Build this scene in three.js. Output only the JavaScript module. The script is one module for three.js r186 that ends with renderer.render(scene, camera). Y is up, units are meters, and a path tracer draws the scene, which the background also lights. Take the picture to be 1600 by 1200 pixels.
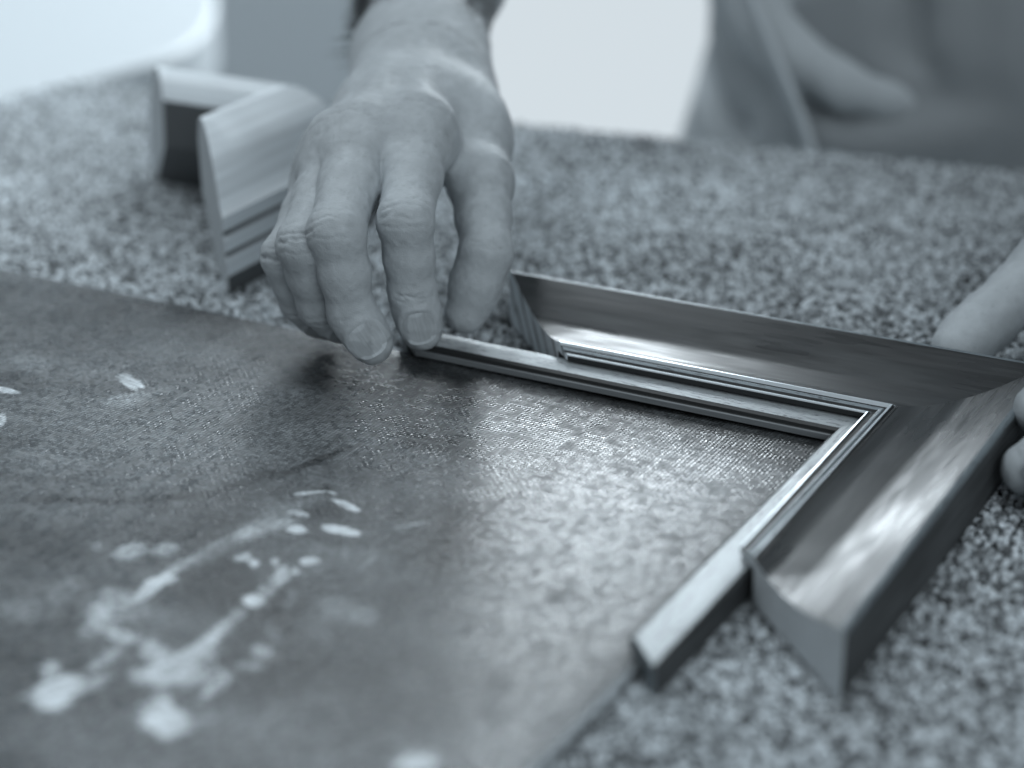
import * as THREE from 'three';
import { mergeGeometries, mergeVertices, toCreasedNormals } from 'three/addons/utils/BufferGeometryUtils.js';
import { RectAreaLightUniformsLib } from 'three/addons/lights/RectAreaLightUniformsLib.js';

// ---------------------------------------------------------------- camera, light, exposure
const scene = new THREE.Scene();
const camera = new THREE.PerspectiveCamera(20.02, 4 / 3, 0.02, 30);
camera.position.set(0, 0.25, 0);
camera.rotation.set(THREE.MathUtils.degToRad(-22.75), 0, 0);
camera.focus = 0.612;
camera.userData.fStop = 5.4;
const renderer = new THREE.WebGLRenderer({ antialias: true });
renderer.toneMapping = THREE.LinearToneMapping;
renderer.toneMappingExposure = 1.0;
renderer.shadowMap.enabled = true;
RectAreaLightUniformsLib.init();
const tone = (v) => new THREE.Color().setRGB(v * 0.93, v, v * 1.045);      // the picture is a cold blue-grey monochrome
const lightTone = new THREE.Color().setRGB(0.9, 1, 1.065);
scene.background = new THREE.Color().setRGB(0.19, 0.21, 0.225);                                           // the even light of the pale room
function areaLight(w, h, power, pos, target, parent = scene) {
  const l = new THREE.RectAreaLight(lightTone, power, w, h);
  l.position.set(...pos); l.lookAt(...target); parent.add(l);
  return l;
}
// tall window behind the workbench, upper part out of view, placed for the sheen
const WINDOW = { x: 0.61, z: -2.6, w: 1.32, y0: 0.12, y1: 2.3 };
areaLight(WINDOW.w, WINDOW.y1 - WINDOW.y0, 11.5, [WINDOW.x, (WINDOW.y0 + WINDOW.y1) / 2, WINDOW.z + 0.03], [WINDOW.x, (WINDOW.y0 + WINDOW.y1) / 2, 0]);
// unseen window behind the camera, placed to light the sides facing it
const UNSEEN_FRONT = { x: 0.75, y: 1.1, z: 1.2, w: 1.5, h: 1.3 };
areaLight(UNSEEN_FRONT.w, UNSEEN_FRONT.h, 2.4, [UNSEEN_FRONT.x - 0.011, UNSEEN_FRONT.y, UNSEEN_FRONT.z - 0.03], [0, 0.2, -0.7]);
const UNSEEN_LAMP = { x: -0.8, y: 1.55, z: -1.15, w: 1.0, d: 1.2 };  // unseen lamp panel overhead, placed to light the bench and left moulding
areaLight(UNSEEN_LAMP.w, UNSEEN_LAMP.d, 3.4, [UNSEEN_LAMP.x, UNSEEN_LAMP.y - 0.012, UNSEEN_LAMP.z], [UNSEEN_LAMP.x, 0, UNSEEN_LAMP.z + 0.001]);

// ---------------------------------------------------------------- helpers
const V = (x, y, z) => new THREE.Vector3(x, y, z);
function mulberry(a) { return () => { a |= 0; a = (a + 0x6d2b79f5) | 0; let t = Math.imul(a ^ (a >>> 15), 1 | a); t = (t + Math.imul(t ^ (t >>> 7), 61 | t)) ^ t; return ((t ^ (t >>> 14)) >>> 0) / 4294967296; }; }
const hash3 = (x, y, z) => { let h = Math.imul(x, 374761393) ^ Math.imul(y, 668265263) ^ Math.imul(z, 2147483647 - 1274126177); h = Math.imul(h ^ (h >>> 13), 1274126177); return ((h ^ (h >>> 16)) >>> 0) / 4294967296; };
const fade = (t) => t * t * (3 - 2 * t);
function noise3(x, y, z) {
  const xi = Math.floor(x), yi = Math.floor(y), zi = Math.floor(z), u = fade(x - xi), v = fade(y - yi), w = fade(z - zi);
  const L = (a, b, t) => a + (b - a) * t;
  return L(L(L(hash3(xi, yi, zi), hash3(xi + 1, yi, zi), u), L(hash3(xi, yi + 1, zi), hash3(xi + 1, yi + 1, zi), u), v),
    L(L(hash3(xi, yi, zi + 1), hash3(xi + 1, yi, zi + 1), u), L(hash3(xi, yi + 1, zi + 1), hash3(xi + 1, yi + 1, zi + 1), u), v), w) * 2 - 1;
}
const fbm = (x, y, z, n = 4) => { let s = 0, a = 0.5; for (let i = 0; i < n; i++) { s += a * noise3(x, y, z); x = x * 2.03 + 7.1; y = y * 2.03 + 3.7; z = z * 2.03 + 1.3; a *= 0.5; } return s; };
const sstep = (a, b, x) => { const t = Math.min(1, Math.max(0, (x - a) / (b - a))); return t * t * (3 - 2 * t); };
const mixv = (a, b, t) => a + (b - a) * t;
// periodic noise on a w x h lattice, for textures that repeat
const pnoise = (x, y, pw, ph, seed) => { const xi = Math.floor(x), yi = Math.floor(y), u = fade(x - xi), v = fade(y - yi), m = (a, b) => ((a % b) + b) % b;
  const g = (i, j) => hash3(m(i, pw), m(j, ph), seed); return mixv(mixv(g(xi, yi), g(xi + 1, yi), u), mixv(g(xi, yi + 1), g(xi + 1, yi + 1), u), v) * 2 - 1; };
const toS = (v) => Math.round(255 * Math.min(1, Math.max(0, v <= 0.0031308 ? v * 12.92 : 1.055 * Math.pow(v, 1 / 2.4) - 0.055)));
function texture(w, h, fn, colour, repeat) {                               // fn(u, v) -> a value 0..1, linear
  const d = new Uint8Array(w * h * 4);
  for (let j = 0; j < h; j++) for (let i = 0; i < w; i++) {
    const v = fn((i + 0.5) / w, (j + 0.5) / h), k = (j * w + i) * 4;
    if (colour) { d[k] = toS(v * 0.93); d[k + 1] = toS(v); d[k + 2] = toS(v * 1.045); } else d[k] = d[k + 1] = d[k + 2] = Math.round(255 * Math.min(1, Math.max(0, v)));
    d[k + 3] = 255;
  }
  const t = new THREE.DataTexture(d, w, h, THREE.RGBAFormat);
  t.magFilter = THREE.LinearFilter; t.minFilter = THREE.LinearMipmapLinearFilter; t.generateMipmaps = true;
  t.wrapS = t.wrapT = repeat ? THREE.RepeatWrapping : THREE.ClampToEdgeWrapping;
  if (repeat) t.repeat.set(repeat[0], repeat[1]);
  if (colour) t.colorSpace = THREE.SRGBColorSpace;
  t.needsUpdate = true;
  return t;
}
const taken = {};
const numbered = (n) => { const k = (taken[n] = (taken[n] ?? -1) + 1); return k ? `${n}_${String(k).padStart(3, '0')}` : n; };
function mesh(name, geometry, material, parent) {
  const m = new THREE.Mesh(geometry, material); m.name = parent && parent !== scene ? name : numbered(name);
  m.castShadow = m.receiveShadow = true; (parent ?? scene).add(m); return m;
}
function thing(name, label, category, pos = [0, 0, 0], group) {
  const g = new THREE.Group(); g.name = numbered(name); g.position.set(...pos); g.userData = { label, category }; if (group) g.userData.group = group; scene.add(g); return g;
}
function structure(o, label, category) { o.userData = { kind: 'structure', label, category }; return o; }
// ---------------------------------------------------------------- measured positions, mm
const HANDS = {
  RIGHT: { WR: [-28.8, 66.6, -720.1, 17.6], WU: [-34.6, 66.2, -720.0, 17.4], FR: [-23.7, 81.6, -786.0, 20], FU: [-30.7, 81.6, -786.0, 20], M1: [-27.6, 64.4, -705.1, 12.5], M2: [-30.6, 65.6, -705.6, 12.5], M3: [-33.1, 65.2, -705.4, 12.2], M4: [-34.8, 64.4, -705.1, 11.5], K1: [-28.6, 65.4, -633.9, 10.5], K2: [-45.3, 65.3, -627.4, 9.9], K3: [-52.2, 59.6, -630.4, 9.1], K4: [-56.2, 51.7, -639.0, 8.1], I1: [-30.5, 51.9, -593.6, 7.8], I2: [-29.1, 29.8, -595.1, 6.6], I3: [-26.5, 17.6, -594.4, 5.9], D1: [-49.8, 50.9, -586.6, 7.9], D2: [-46.2, 25.5, -587.9, 6.6], D3: [-40.5, 16.6, -586.4, 6.1], R1: [-59.3, 45.3, -593.0, 8.0], R2: [-55.9, 24.4, -599.4, 7.0], R3: [-48.8, 14.9, -606.2, 6.0], P1: [-66.4, 36.9, -604.6, 7.0], P2: [-62.9, 20.9, -610.9, 6.3], P3: [-56.0, 11.6, -616.8, 5.6], C0: [-19.8, 57.9, -694.7, 12.8], C1: [-9.6, 48.8, -640.0, 9.7], C2: [-7.8, 35.4, -612.7, 7.6], C3: [-13.8, 17.7, -609.6, 6.4] },
  LEFT: { C3: [132.3, 8.5, -602.7, 7.5], C2: [143.5, 14.5, -611.5, 8.6], C1: [163.1, 27.0, -622.2, 11], C0: [205.9, 30.6, -667.0, 15], I3: [141.2, 17.8, -535.9, 6.8], I2: [152.7, 26.5, -537.4, 7.3], I1: [170.3, 31.0, -558.8, 8.6], K1: [193.9, 37.2, -604.8, 12], D3: [134.6, 9.9, -515.2, 7], D2: [147.9, 17.7, -515.3, 7.6], D1: [167.4, 27.6, -530.3, 9], K2: [196.9, 38.8, -583.8, 12], R3: [138.4, 7.4, -501.8, 6.4], R2: [150.2, 9.8, -501.1, 7.2], R1: [169.6, 24.3, -512.6, 8.6], K3: [201.1, 37.4, -566.9, 11.5], P3: [148.8, 7, -489.7, 6], P2: [159.6, 7.6, -491.7, 6.6], P1: [177.9, 16.7, -509.4, 7.6], K4: [208.2, 31.0, -558.8, 10.5], M1: [238.8, 36.3, -669.4, 14], M2: [240.5, 35.6, -658.3, 14], M3: [242.8, 32.5, -651.6, 14], M4: [245.0, 29.5, -644.9, 13], WR: [256.2, 39.9, -692.6, 20], WU: [260.0, 35.1, -679.8, 20], FR: [329.6, 50.6, -816.4, 27], FU: [334.9, 45.1, -808.7, 26] },
};
const STROKES = [                                                       // brush strokes and painted-in dark reflections: centre, half axes, tone, cover, softness
  [-177.1, 95.5, 62.8, -12.1, 22.1, 31.4, 0.17, 0.8, 0.9], [-249.5, 41.8, 53.7, -1.2, 15.7, 21.7, 0.1, 0.7, 0.9], [-153.2, 15.9, 42.2, -0.3, 11.8, 21.9, 0.02, 0.95, 0.7],  // darkest stroke: dark paint by the fingertips, hand reflection painted in
  [-78.3, 10.7, 83.2, -3.3, 8.9, 21.1, 0.016, 0.97, 0.6], [-22.8, 10.7, 29.7, -0.1, 5.3, 16.2, 0.016, 0.95, 0.6], [-136.1, 77.8, 23.6, -26.4, 15.6, 20.1, 0.15, 0.6, 0.9],  // darkest strokes: reflection of the moulding painted in along the slip
  [-34.0, 75.4, 17.2, -40.7, 24.0, 33.5, 0.13, 0.7, 0.9], [-27.5, 54.8, 15.0, -18.1, 11.0, 19.7, 0.17, 0.5, 0.9], [-66.3, 97.2, -7.0, -43.2, 13.4, 8.4, 0.022, 0.9, 0.8],
  [-98.4, 52.3, 20.9, -2.1, 5.6, 11.3, 0.025, 0.8, 0.8], [-29.7, 166.0, 44.3, -15.4, 11.3, 21.5, 0.075, 0.7, 0.9], [-72.2, 213.1, 30.6, -16.8, 9.2, 12.0, 0.14, 0.6, 0.9],
  [-96.2, 223.5, 16.6, -9.1, 9.9, 11.8, 0.15, 0.5, 0.9], [-50.8, 189.7, 13.0, -14.4, 9.8, 12.1, 0.1, 0.5, 0.9], [-59.4, 139.2, 8.8, -20.7, 11.9, 13.5, 0.08, 0.5, 0.8],
  [-10.3, 142.7, 24.2, -26.8, 11.9, 18.8, 0.05, 0.7, 0.9], [-135.1, 177.3, 8.5, -10.3, 11.4, 11.5, 0.15, 0.6, 0.9], [-155.3, 158.2, 16.6, -9.1, 11.5, 13.4, 0.07, 0.6, 0.9],
  [-200.6, 83.2, 17.0, -4.5, 8.3, 11.0, 0.2, 0.5, 0.9], [-175.4, 53.3, 16.8, -1.7, 6.0, 9.6, 0.15, 0.45, 0.9], [-158.6, 85.3, 18.9, -6.6, 6.4, 9.2, 0.2, 0.45, 0.9],
  [-187.3, 115.5, 13.6, -7.5, 7.6, 9.0, 0.18, 0.45, 0.9], [-144.7, 52.5, 14.7, -0.5, 5.2, 9.4, 0.07, 0.5, 0.9], [-75.9, 130.0, 4.0, -9.9, 6.4, 7.1, 0.15, 0.5, 0.9],
  [-56.5, 195.8, 8.8, -8.5, 6.5, 8.1, 0.16, 0.5, 0.9], [-114.8, 190.4, 3.9, -10.1, 8.8, 7.7, 0.09, 0.5, 0.9], [-120.5, 203.3, 7.5, -4.1, 7.5, 8.8, 0.07, 0.5, 0.9],
  [-51.4, 168.5, 9.2, -9.1, 6.0, 8.1, 0.05, 0.6, 0.9], [-91.2, 81.0, 7.7, -9.7, 6.8, 9.5, 0.14, 0.5, 0.9], [-165.8, 130.8, 16.5, -8.2, 1.5, 1.8, 0.03, 0.8, 0.6],
  [-143.0, 117.4, 11.2, -9.6, 1.7, 2.1, 0.028, 0.85, 0.6], [-130.0, 100.1, 5.6, -12.9, 2.4, 2.6, 0.025, 0.85, 0.6], [-121.5, 79.3, 3.6, -13.4, 1.6, 1.7, 0.022, 0.9, 0.6],
  [-130.1, 115.5, 1.4, -12.9, 2.4, 2.1, 0.035, 0.7, 0.7], [-132.0, 133.3, 0.9, -14.8, 3.6, 3.0, 0.05, 0.6, 0.8], [-163.6, 130.5, 0.4, -0.2, 0.7, 0.9, 0.01, 1, 0.4],
  [-92.5, 94.8, 0.4, -0.2, 0.6, 1.0, 0.015, 1, 0.4], [-131.5, 116.3, 4.9, -23.7, 4.8, 4.5, 0.1, 0.5, 0.8], [-152.6, 134.3, 17.7, -13.9, 4.4, 5.2, 0.13, 0.5, 0.8],
  [-199.3, 59.9, 5.5, 0.7, 2.4, 4.0, 0.75, 0.95, 0.35], [-192.4, 70.3, 4.0, -4.8, 3.4, 3.9, 0.4, 0.75, 0.6], [-187.8, 61.3, 3.5, -6.0, 2.2, 2.5, 0.3, 0.5, 0.7],
  [-227.5, 82.0, 5.0, -0.2, 1.4, 1.9, 0.75, 0.9, 0.4], [-214.5, 99.1, 1.9, -0.2, 3.5, 4.6, 0.6, 0.9, 0.4], [-236.1, 62.0, 8.6, -2.9, 4.5, 5.6, 0.24, 0.6, 0.6],
  [-210.8, 58.9, 11.9, -3.0, 2.9, 4.0, 0.2, 0.5, 0.7], [-110.7, 117.5, 4.7, -5.8, 2.8, 3.4, 0.5, 0.75, 0.6], [-113.2, 123.8, 1.1, -5.4, 2.5, 2.3, 0.55, 0.8, 0.5],
  [-114.7, 133.9, 0.6, -15.1, 3.5, 2.8, 0.32, 0.7, 0.7], [-112.1, 109.9, 5.1, -9.4, 4.3, 5.0, 0.24, 0.6, 0.8], [-108.9, 90.7, 10.9, -1.4, 3.0, 5.4, 0.16, 0.6, 0.8],
  [-102.7, 104.7, 5.0, -4.2, 3.0, 4.3, 0.04, 0.85, 0.6], [-110.8, 94.0, 4.4, -4.8, 1.2, 1.6, 0.04, 0.8, 0.5], [-112.6, 97.2, 3.4, -3.2, 0.7, 0.9, 0.75, 0.8, 0.4],
  [-106.8, 94.0, 1.8, -0.2, 0.5, 1.0, 0.7, 0.8, 0.4], [-99.8, 98.4, 5.5, 1.2, 0.8, 1.9, 0.85, 0.95, 0.3], [-107.6, 108.3, 3.9, -0.5, 0.9, 1.6, 0.65, 0.85, 0.4],
  [-103.1, 116.2, 2.9, -1.1, 1.5, 2.4, 0.85, 0.95, 0.3], [-94.0, 111.2, 5.7, -0.8, 1.4, 2.5, 0.88, 0.95, 0.3], [-90.8, 122.8, 10.6, -3.9, 2.5, 4.1, 0.2, 0.6, 0.8],
  [-77.9, 119.6, 7.2, 0.1, 1.7, 3.6, 0.22, 0.6, 0.8], [-90.7, 122.7, 3.0, 1.1, 0.7, 2.0, 0.3, 0.6, 0.5], [-79.5, 100.4, 3.7, -3.9, 0.8, 1.2, 0.42, 0.7, 0.5],
  [-77.5, 123.2, -0.2, -4.4, 1.1, 0.9, 0.45, 0.6, 0.5], [-84.5, 122.4, 1.5, 0.2, 1.8, 4.2, 0.3, 0.5, 0.6], [-132.7, 146.6, 2.9, -4.2, 3.1, 3.3, 0.55, 0.85, 0.5],
  [-125.9, 140.5, 2.5, -3.1, 2.6, 2.9, 0.42, 0.75, 0.6], [-141.8, 147.6, 1.1, -0.6, 1.3, 1.7, 0.35, 0.6, 0.6], [-116.9, 148.0, 0.1, -8.0, 2.0, 1.5, 0.45, 0.7, 0.6],
  [-116.2, 157.8, -0.2, -8.0, 2.6, 1.9, 0.78, 0.95, 0.4], [-114.7, 153.6, 2.7, -0.9, 1.5, 2.2, 0.7, 0.8, 0.5], [-104.2, 151.1, 4.5, -12.0, 8.6, 8.5, 0.04, 0.85, 0.7],
  [-106.3, 142.9, 8.2, -4.5, 3.1, 4.4, 0.045, 0.7, 0.7], [-118.9, 170.2, 3.7, -6.5, 6.8, 6.7, 0.55, 0.8, 0.6], [-116.3, 179.3, 0.6, -6.4, 4.2, 3.1, 0.5, 0.7, 0.6],
  [-109.0, 180.4, 5.2, 0.4, 1.8, 3.5, 0.6, 0.8, 0.5], [-109.7, 168.7, 6.6, -2.3, 2.9, 4.1, 0.26, 0.6, 0.7], [-133.3, 169.0, -1.2, -8.3, 4.9, 2.9, 0.22, 0.6, 0.8],
  [-137.0, 181.9, 9.9, -1.8, 3.3, 4.5, 0.24, 0.6, 0.8], [-105.7, 134.9, 1.4, -0.8, 1.4, 2.0, 0.8, 0.9, 0.4], [-101.9, 136.6, 1.2, -0.7, 1.4, 1.9, 0.8, 0.9, 0.4],
  [-97.9, 133.3, 1.0, -0.5, 1.0, 1.4, 0.65, 0.9, 0.4], [-107.0, 136.4, 0.8, -0.5, 1.0, 1.4, 0.6, 0.8, 0.4], [-90.8, 129.4, 1.8, -1.6, 1.4, 1.9, 0.85, 0.95, 0.35],
  [-90.7, 135.1, 1.2, -0.7, 1.3, 1.9, 0.78, 0.9, 0.4], [-92.5, 138.4, 2.6, 1.2, 1.5, 5.4, 0.7, 0.85, 0.5], [-90.2, 147.2, -1.4, -7.4, 1.6, 0.9, 0.42, 0.7, 0.6],
  [-91.2, 152.4, 2.3, -1.2, 2.2, 3.1, 0.88, 0.95, 0.35], [-92.1, 147.1, 1.3, -0.7, 1.5, 2.1, 0.55, 0.7, 0.5], [-90.1, 160.4, 0.8, -2.0, 1.9, 1.9, 0.6, 0.8, 0.5],
  [-90.1, 166.6, 0.6, -5.2, 2.4, 2.0, 0.55, 0.8, 0.5], [-88.9, 174.5, 0.6, -7.4, 2.8, 2.1, 0.68, 0.9, 0.5], [-83.9, 156.3, -0.9, -15.3, 6.6, 4.5, 0.045, 0.8, 0.8],
  [-77.8, 159.9, 3.9, -2.1, 6.8, 10.0, 0.04, 0.7, 0.8], [-83.7, 147.2, 1.9, 0.2, 2.7, 6.0, 0.25, 0.6, 0.6], [-89.0, 187.6, 4.6, -7.5, 5.5, 5.6, 0.7, 0.95, 0.5],
  [-96.5, 183.6, 5.0, 1.4, 1.6, 4.2, 0.6, 0.8, 0.5], [-80.8, 187.9, 2.4, -6.6, 2.4, 2.2, 0.5, 0.7, 0.6], [-86.3, 182.9, 3.0, -7.2, 4.1, 3.9, 0.45, 0.6, 0.6],
  [-104.6, 207.2, 2.9, -6.0, 5.3, 4.7, 0.85, 0.97, 0.45], [-112.1, 200.3, 2.9, 0.2, 2.3, 4.1, 0.6, 0.8, 0.5], [-100.8, 202.0, 2.2, -6.5, 2.1, 1.7, 0.5, 0.75, 0.6],
  [-104.8, 191.4, -0.0, -7.5, 2.2, 1.5, 0.5, 0.8, 0.5], [-75.5, 171.4, 3.4, -0.6, 1.6, 2.7, 0.58, 0.85, 0.5], [-74.4, 178.0, 3.1, -1.1, 1.2, 1.9, 0.45, 0.75, 0.5],
  [-78.1, 163.4, 0.3, -1.8, 5.5, 4.6, 0.26, 0.6, 0.7], [-75.3, 189.6, -0.1, -7.6, 2.0, 1.3, 0.55, 0.85, 0.5], [-75.9, 185.2, -0.2, -4.0, 1.6, 1.0, 0.4, 0.6, 0.6],
  [-77.0, 205.6, 6.9, -0.4, 2.9, 5.2, 0.85, 0.97, 0.45], [-82.1, 199.4, 2.4, -0.5, 2.8, 4.5, 0.6, 0.85, 0.5], [-71.2, 203.3, 5.5, -6.1, 1.6, 1.7, 0.3, 0.6, 0.7],
  [-70.4, 197.5, 4.3, -5.5, 2.5, 2.7, 0.2, 0.5, 0.8], [-68.4, 146.0, 8.1, -0.3, 2.4, 4.9, 0.28, 0.75, 0.6], [-62.8, 146.4, 2.3, -1.3, 2.6, 4.2, 0.25, 0.7, 0.5],
  [-69.2, 156.9, -0.2, -4.3, 4.2, 2.9, 0.16, 0.5, 0.7], [-21.6, 194.3, 3.6, -2.8, 1.9, 2.8, 0.75, 0.95, 0.5], [-20.8, 206.8, 6.8, -3.7, 2.4, 3.9, 0.5, 0.8, 0.6],
  [-52.8, 181.8, 3.7, -2.0, 2.1, 3.1, 0.16, 0.5, 0.7], [-86.8, 130.3, 6.1, -7.4, 2.5, 3.2, 0.22, 0.5, 0.8], [-66.4, 124.8, 5.4, -3.0, 2.8, 4.5, 0.14, 0.5, 0.8],
  [-72.0, 224.2, 9.2, -5.1, 3.0, 3.8, 0.2, 0.5, 0.8]];
const CLOTH = { shirt: [{"at": [[96.9, 41.8, -1029.0], [105.9, 28.6, -992.2], [116.1, 14.3, -971.1], [131.3, 5.0, -949.5], [150.2, -0.1, -930.4], [169.2, -2.6, -916.5], [186.9, -3.6, -906.8]], "amp": 24, "width": 14}, {"at": [[135.2, 53.2, -945.0], [139.8, 34.6, -940.1], [144.1, 21.4, -935.9], [149.9, 5.6, -930.7]], "amp": 18, "width": 12}, {"at": [[101.0, 40.2, -1007.2], [100.8, 9.9, -1008.2], [104.9, -11.3, -995.0], [114.0, -28.7, -974.8]], "amp": 16, "width": 14}, {"at": [[106.6, 43.7, -990.5], [112.3, 17.1, -978.0], [117.9, -1.2, -968.0], [123.8, -22.8, -959.2]], "amp": -12, "width": 8}, {"at": [[95.2, -18.1, -1058.1], [99.5, -25.5, -1013.3], [109.2, -31.5, -984.5], [120.4, -31.8, -964.2]], "amp": -10, "width": 9}, {"at": [[120.5, 54.9, -963.9], [123.8, 36.0, -959.2], [126.8, 22.5, -955.1]], "amp": -12, "width": 14}],
  apron: [{"at": [[113.7, -16.3, -936.4], [136.8, -17.8, -917.3], [159.7, -16.0, -903.4], [182.3, -11.3, -893.4], [204.6, -3.4, -886.3], [224.4, 4.7, -882.1]], "amp": 15, "width": 11}, {"at": [[107.6, 8.2, -942.7], [128.4, -1.1, -923.6], [148.9, -5.8, -909.4], [176.8, -6.1, -895.5]], "amp": -11, "width": 13}, {"at": [[179.0, 69.0, -894.6], [184.6, 42.8, -892.5], [187.3, 24.1, -891.5], [186.2, 4.7, -891.9]], "amp": 12, "width": 12}, {"at": [[161.9, 67.4, -902.3], [167.4, 41.2, -899.6], [167.4, 22.0, -899.6], [163.1, 10.4, -901.7]], "amp": -10, "width": 10}, {"at": [[201.0, 70.5, -887.2], [207.4, 39.1, -885.6], [208.0, 17.5, -885.4], [204.5, -2.0, -886.3]], "amp": 10, "width": 10}],
  tail: [[[98.1, 59.8, -961.9, 17], [110.6, 29.1, -947.6, 15], [126.4, 14.2, -932.7, 13], [145.7, 6.2, -917.9, 10], [163.6, 2.7, -907.1999999999999, 7], [181.5, -0.2, -897.9000000000001, 4]]],
  tie: [[97.1, 54.0, -940.9], [106.7, 31.3, -930.0], [114.9, 13.6, -921.9], [123.3, -4.4, -914.6], [129.9, -22.4, -909.4]],
  edge: (x, y) => 0.124 - 0.2 * y + Math.max(0, y - 0.035) * 1.5 - x };
const WHITE = [[-0.336, 1.049], [-0.207, 1.22], [-0.181, 1.263], [-0.191, 1.362], [-0.243, 1.732], [-0.656, 1.732]];
// ---------------------------------------------------------------- directions of the frame corners on the bench
const YAW = THREE.MathUtils.degToRad(27.6);
const AR = V(Math.cos(YAW), 0, Math.sin(YAW)), BN = V(-Math.sin(YAW), 0, Math.cos(YAW));
const CORNER = V(0.0975, 0, -0.5502);                                     // sight corner of the large sample
const frameSpace = new THREE.Matrix4().makeBasis(AR, V(0, 1, 0), BN).setPosition(CORNER);   // local x along AR, z along BN

// ---------------------------------------------------------------- materials
const M = {};
{
  const scratch = texture(1024, 256, (u, v) => 0.5 + 0.3 * pnoise(u * 12, v * 90, 12, 90, 3) + 0.2 * pnoise(u * 60, v * 128, 60, 128, 5), false, [6, 30]);
  const grain = texture(1024, 512, (u, v) => { const g = pnoise(u * 8, v * 60, 8, 60, 11) * 0.5 + pnoise(u * 24, v * 150, 24, 150, 12) * 0.3 + pnoise(u * 5, v * 7, 5, 7, 13) * 0.5; return 0.034 * (1 + 0.55 * g); }, true, [5, 8]);
  const rough = texture(512, 256, (u, v) => 0.34 + 0.1 * pnoise(u * 6, v * 9, 6, 9, 21) + 0.08 * pnoise(u * 20, v * 120, 20, 120, 22), false, [5, 8]);
  M.dark = new THREE.MeshPhysicalMaterial({ map: grain, roughnessMap: rough, roughness: 1, bumpMap: scratch, bumpScale: 0.00002, specularIntensity: 0.85 });
  M.lipDark = new THREE.MeshPhysicalMaterial({ color: tone(0.02), roughness: 0.42, bumpMap: scratch, bumpScale: 0.00003 });
  const leaf = texture(1024, 256, (u, v) => { const w = pnoise(u * 40, v * 60, 40, 60, 31) * 0.5 + pnoise(u * 130, v * 128, 130, 128, 32) * 0.5; return mixv(0.34, 0.13, sstep(0.1, 0.75, w)); }, true, [7, 40]);
  M.gilt = new THREE.MeshPhysicalMaterial({ color: tone(0.85), metalness: 0.6, roughness: 0.3, bumpMap: scratch, bumpScale: 0.00003 });
  M.wornGilt = new THREE.MeshPhysicalMaterial({ map: leaf, metalness: 0.35, roughness: 0.42, bumpMap: scratch, bumpScale: 0.00006 });
  M.bead = new THREE.MeshPhysicalMaterial({ map: leaf, color: tone(0.6), metalness: 0.3, roughness: 0.45, bumpMap: scratch, bumpScale: 0.00006 });
  M.fillet = new THREE.MeshPhysicalMaterial({ color: tone(0.17), roughness: 0.5, bumpMap: scratch, bumpScale: 0.00005 });
  const side = texture(1024, 256, (u, v) => 0.045 * (1 + 0.6 * pnoise(u * 10, v * 100, 10, 100, 41) + 0.3 * pnoise(u * 4, v * 4, 4, 4, 42)), true, [6, 20]);
  M.outside = new THREE.MeshStandardMaterial({ map: side, roughness: 0.62, bumpMap: scratch, bumpScale: 0.0001 });
  // sawn ends: curved growth rings, uv in metres
  const rings = (seed, tilt, lo, hi, pitch) => texture(512, 512, (u, v) => {
    const x = u - 0.5 + 0.02 * pnoise(u * 5, v * 5, 5, 5, seed), y = v - 0.5, d = x * Math.cos(tilt) + y * Math.sin(tilt) + 0.35 * y * y, r = d * pitch, q = r - Math.floor(r);
    const line = Math.max(sstep(0.6, 0.85, q) * (1 - sstep(0.92, 1, q)), 0) * (0.7 + 0.3 * pnoise(u * 9, v * 9, 9, 9, seed + 1));
    return mixv(hi, lo, line) * (1 + 0.1 * pnoise(u * 120, v * 120, 120, 120, seed + 2));
  }, true, [20, 20]);
  M.endGrain = new THREE.MeshStandardMaterial({ map: rings(51, -0.5, 0.1, 0.75, 6), roughness: 0.8 });
  M.endGrainFine = new THREE.MeshStandardMaterial({ map: rings(55, 0.15, 0.26, 0.56, 34), roughness: 0.8 });
  const pale = texture(512, 512, (u, v) => 0.72 * (1 + 0.12 * pnoise(u * 6, v * 80, 6, 80, 61) + 0.1 * pnoise(u * 4, v * 6, 4, 6, 62)), true, [5, 10]);
  M.pale = new THREE.MeshPhysicalMaterial({ map: pale, roughness: 0.48, bumpMap: scratch, bumpScale: 0.00004 });
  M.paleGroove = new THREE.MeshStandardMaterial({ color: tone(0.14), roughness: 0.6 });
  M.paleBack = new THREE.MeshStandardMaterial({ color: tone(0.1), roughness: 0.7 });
  M.paleEnd = new THREE.MeshStandardMaterial({ color: tone(0.45), roughness: 0.75 });
}

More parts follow.
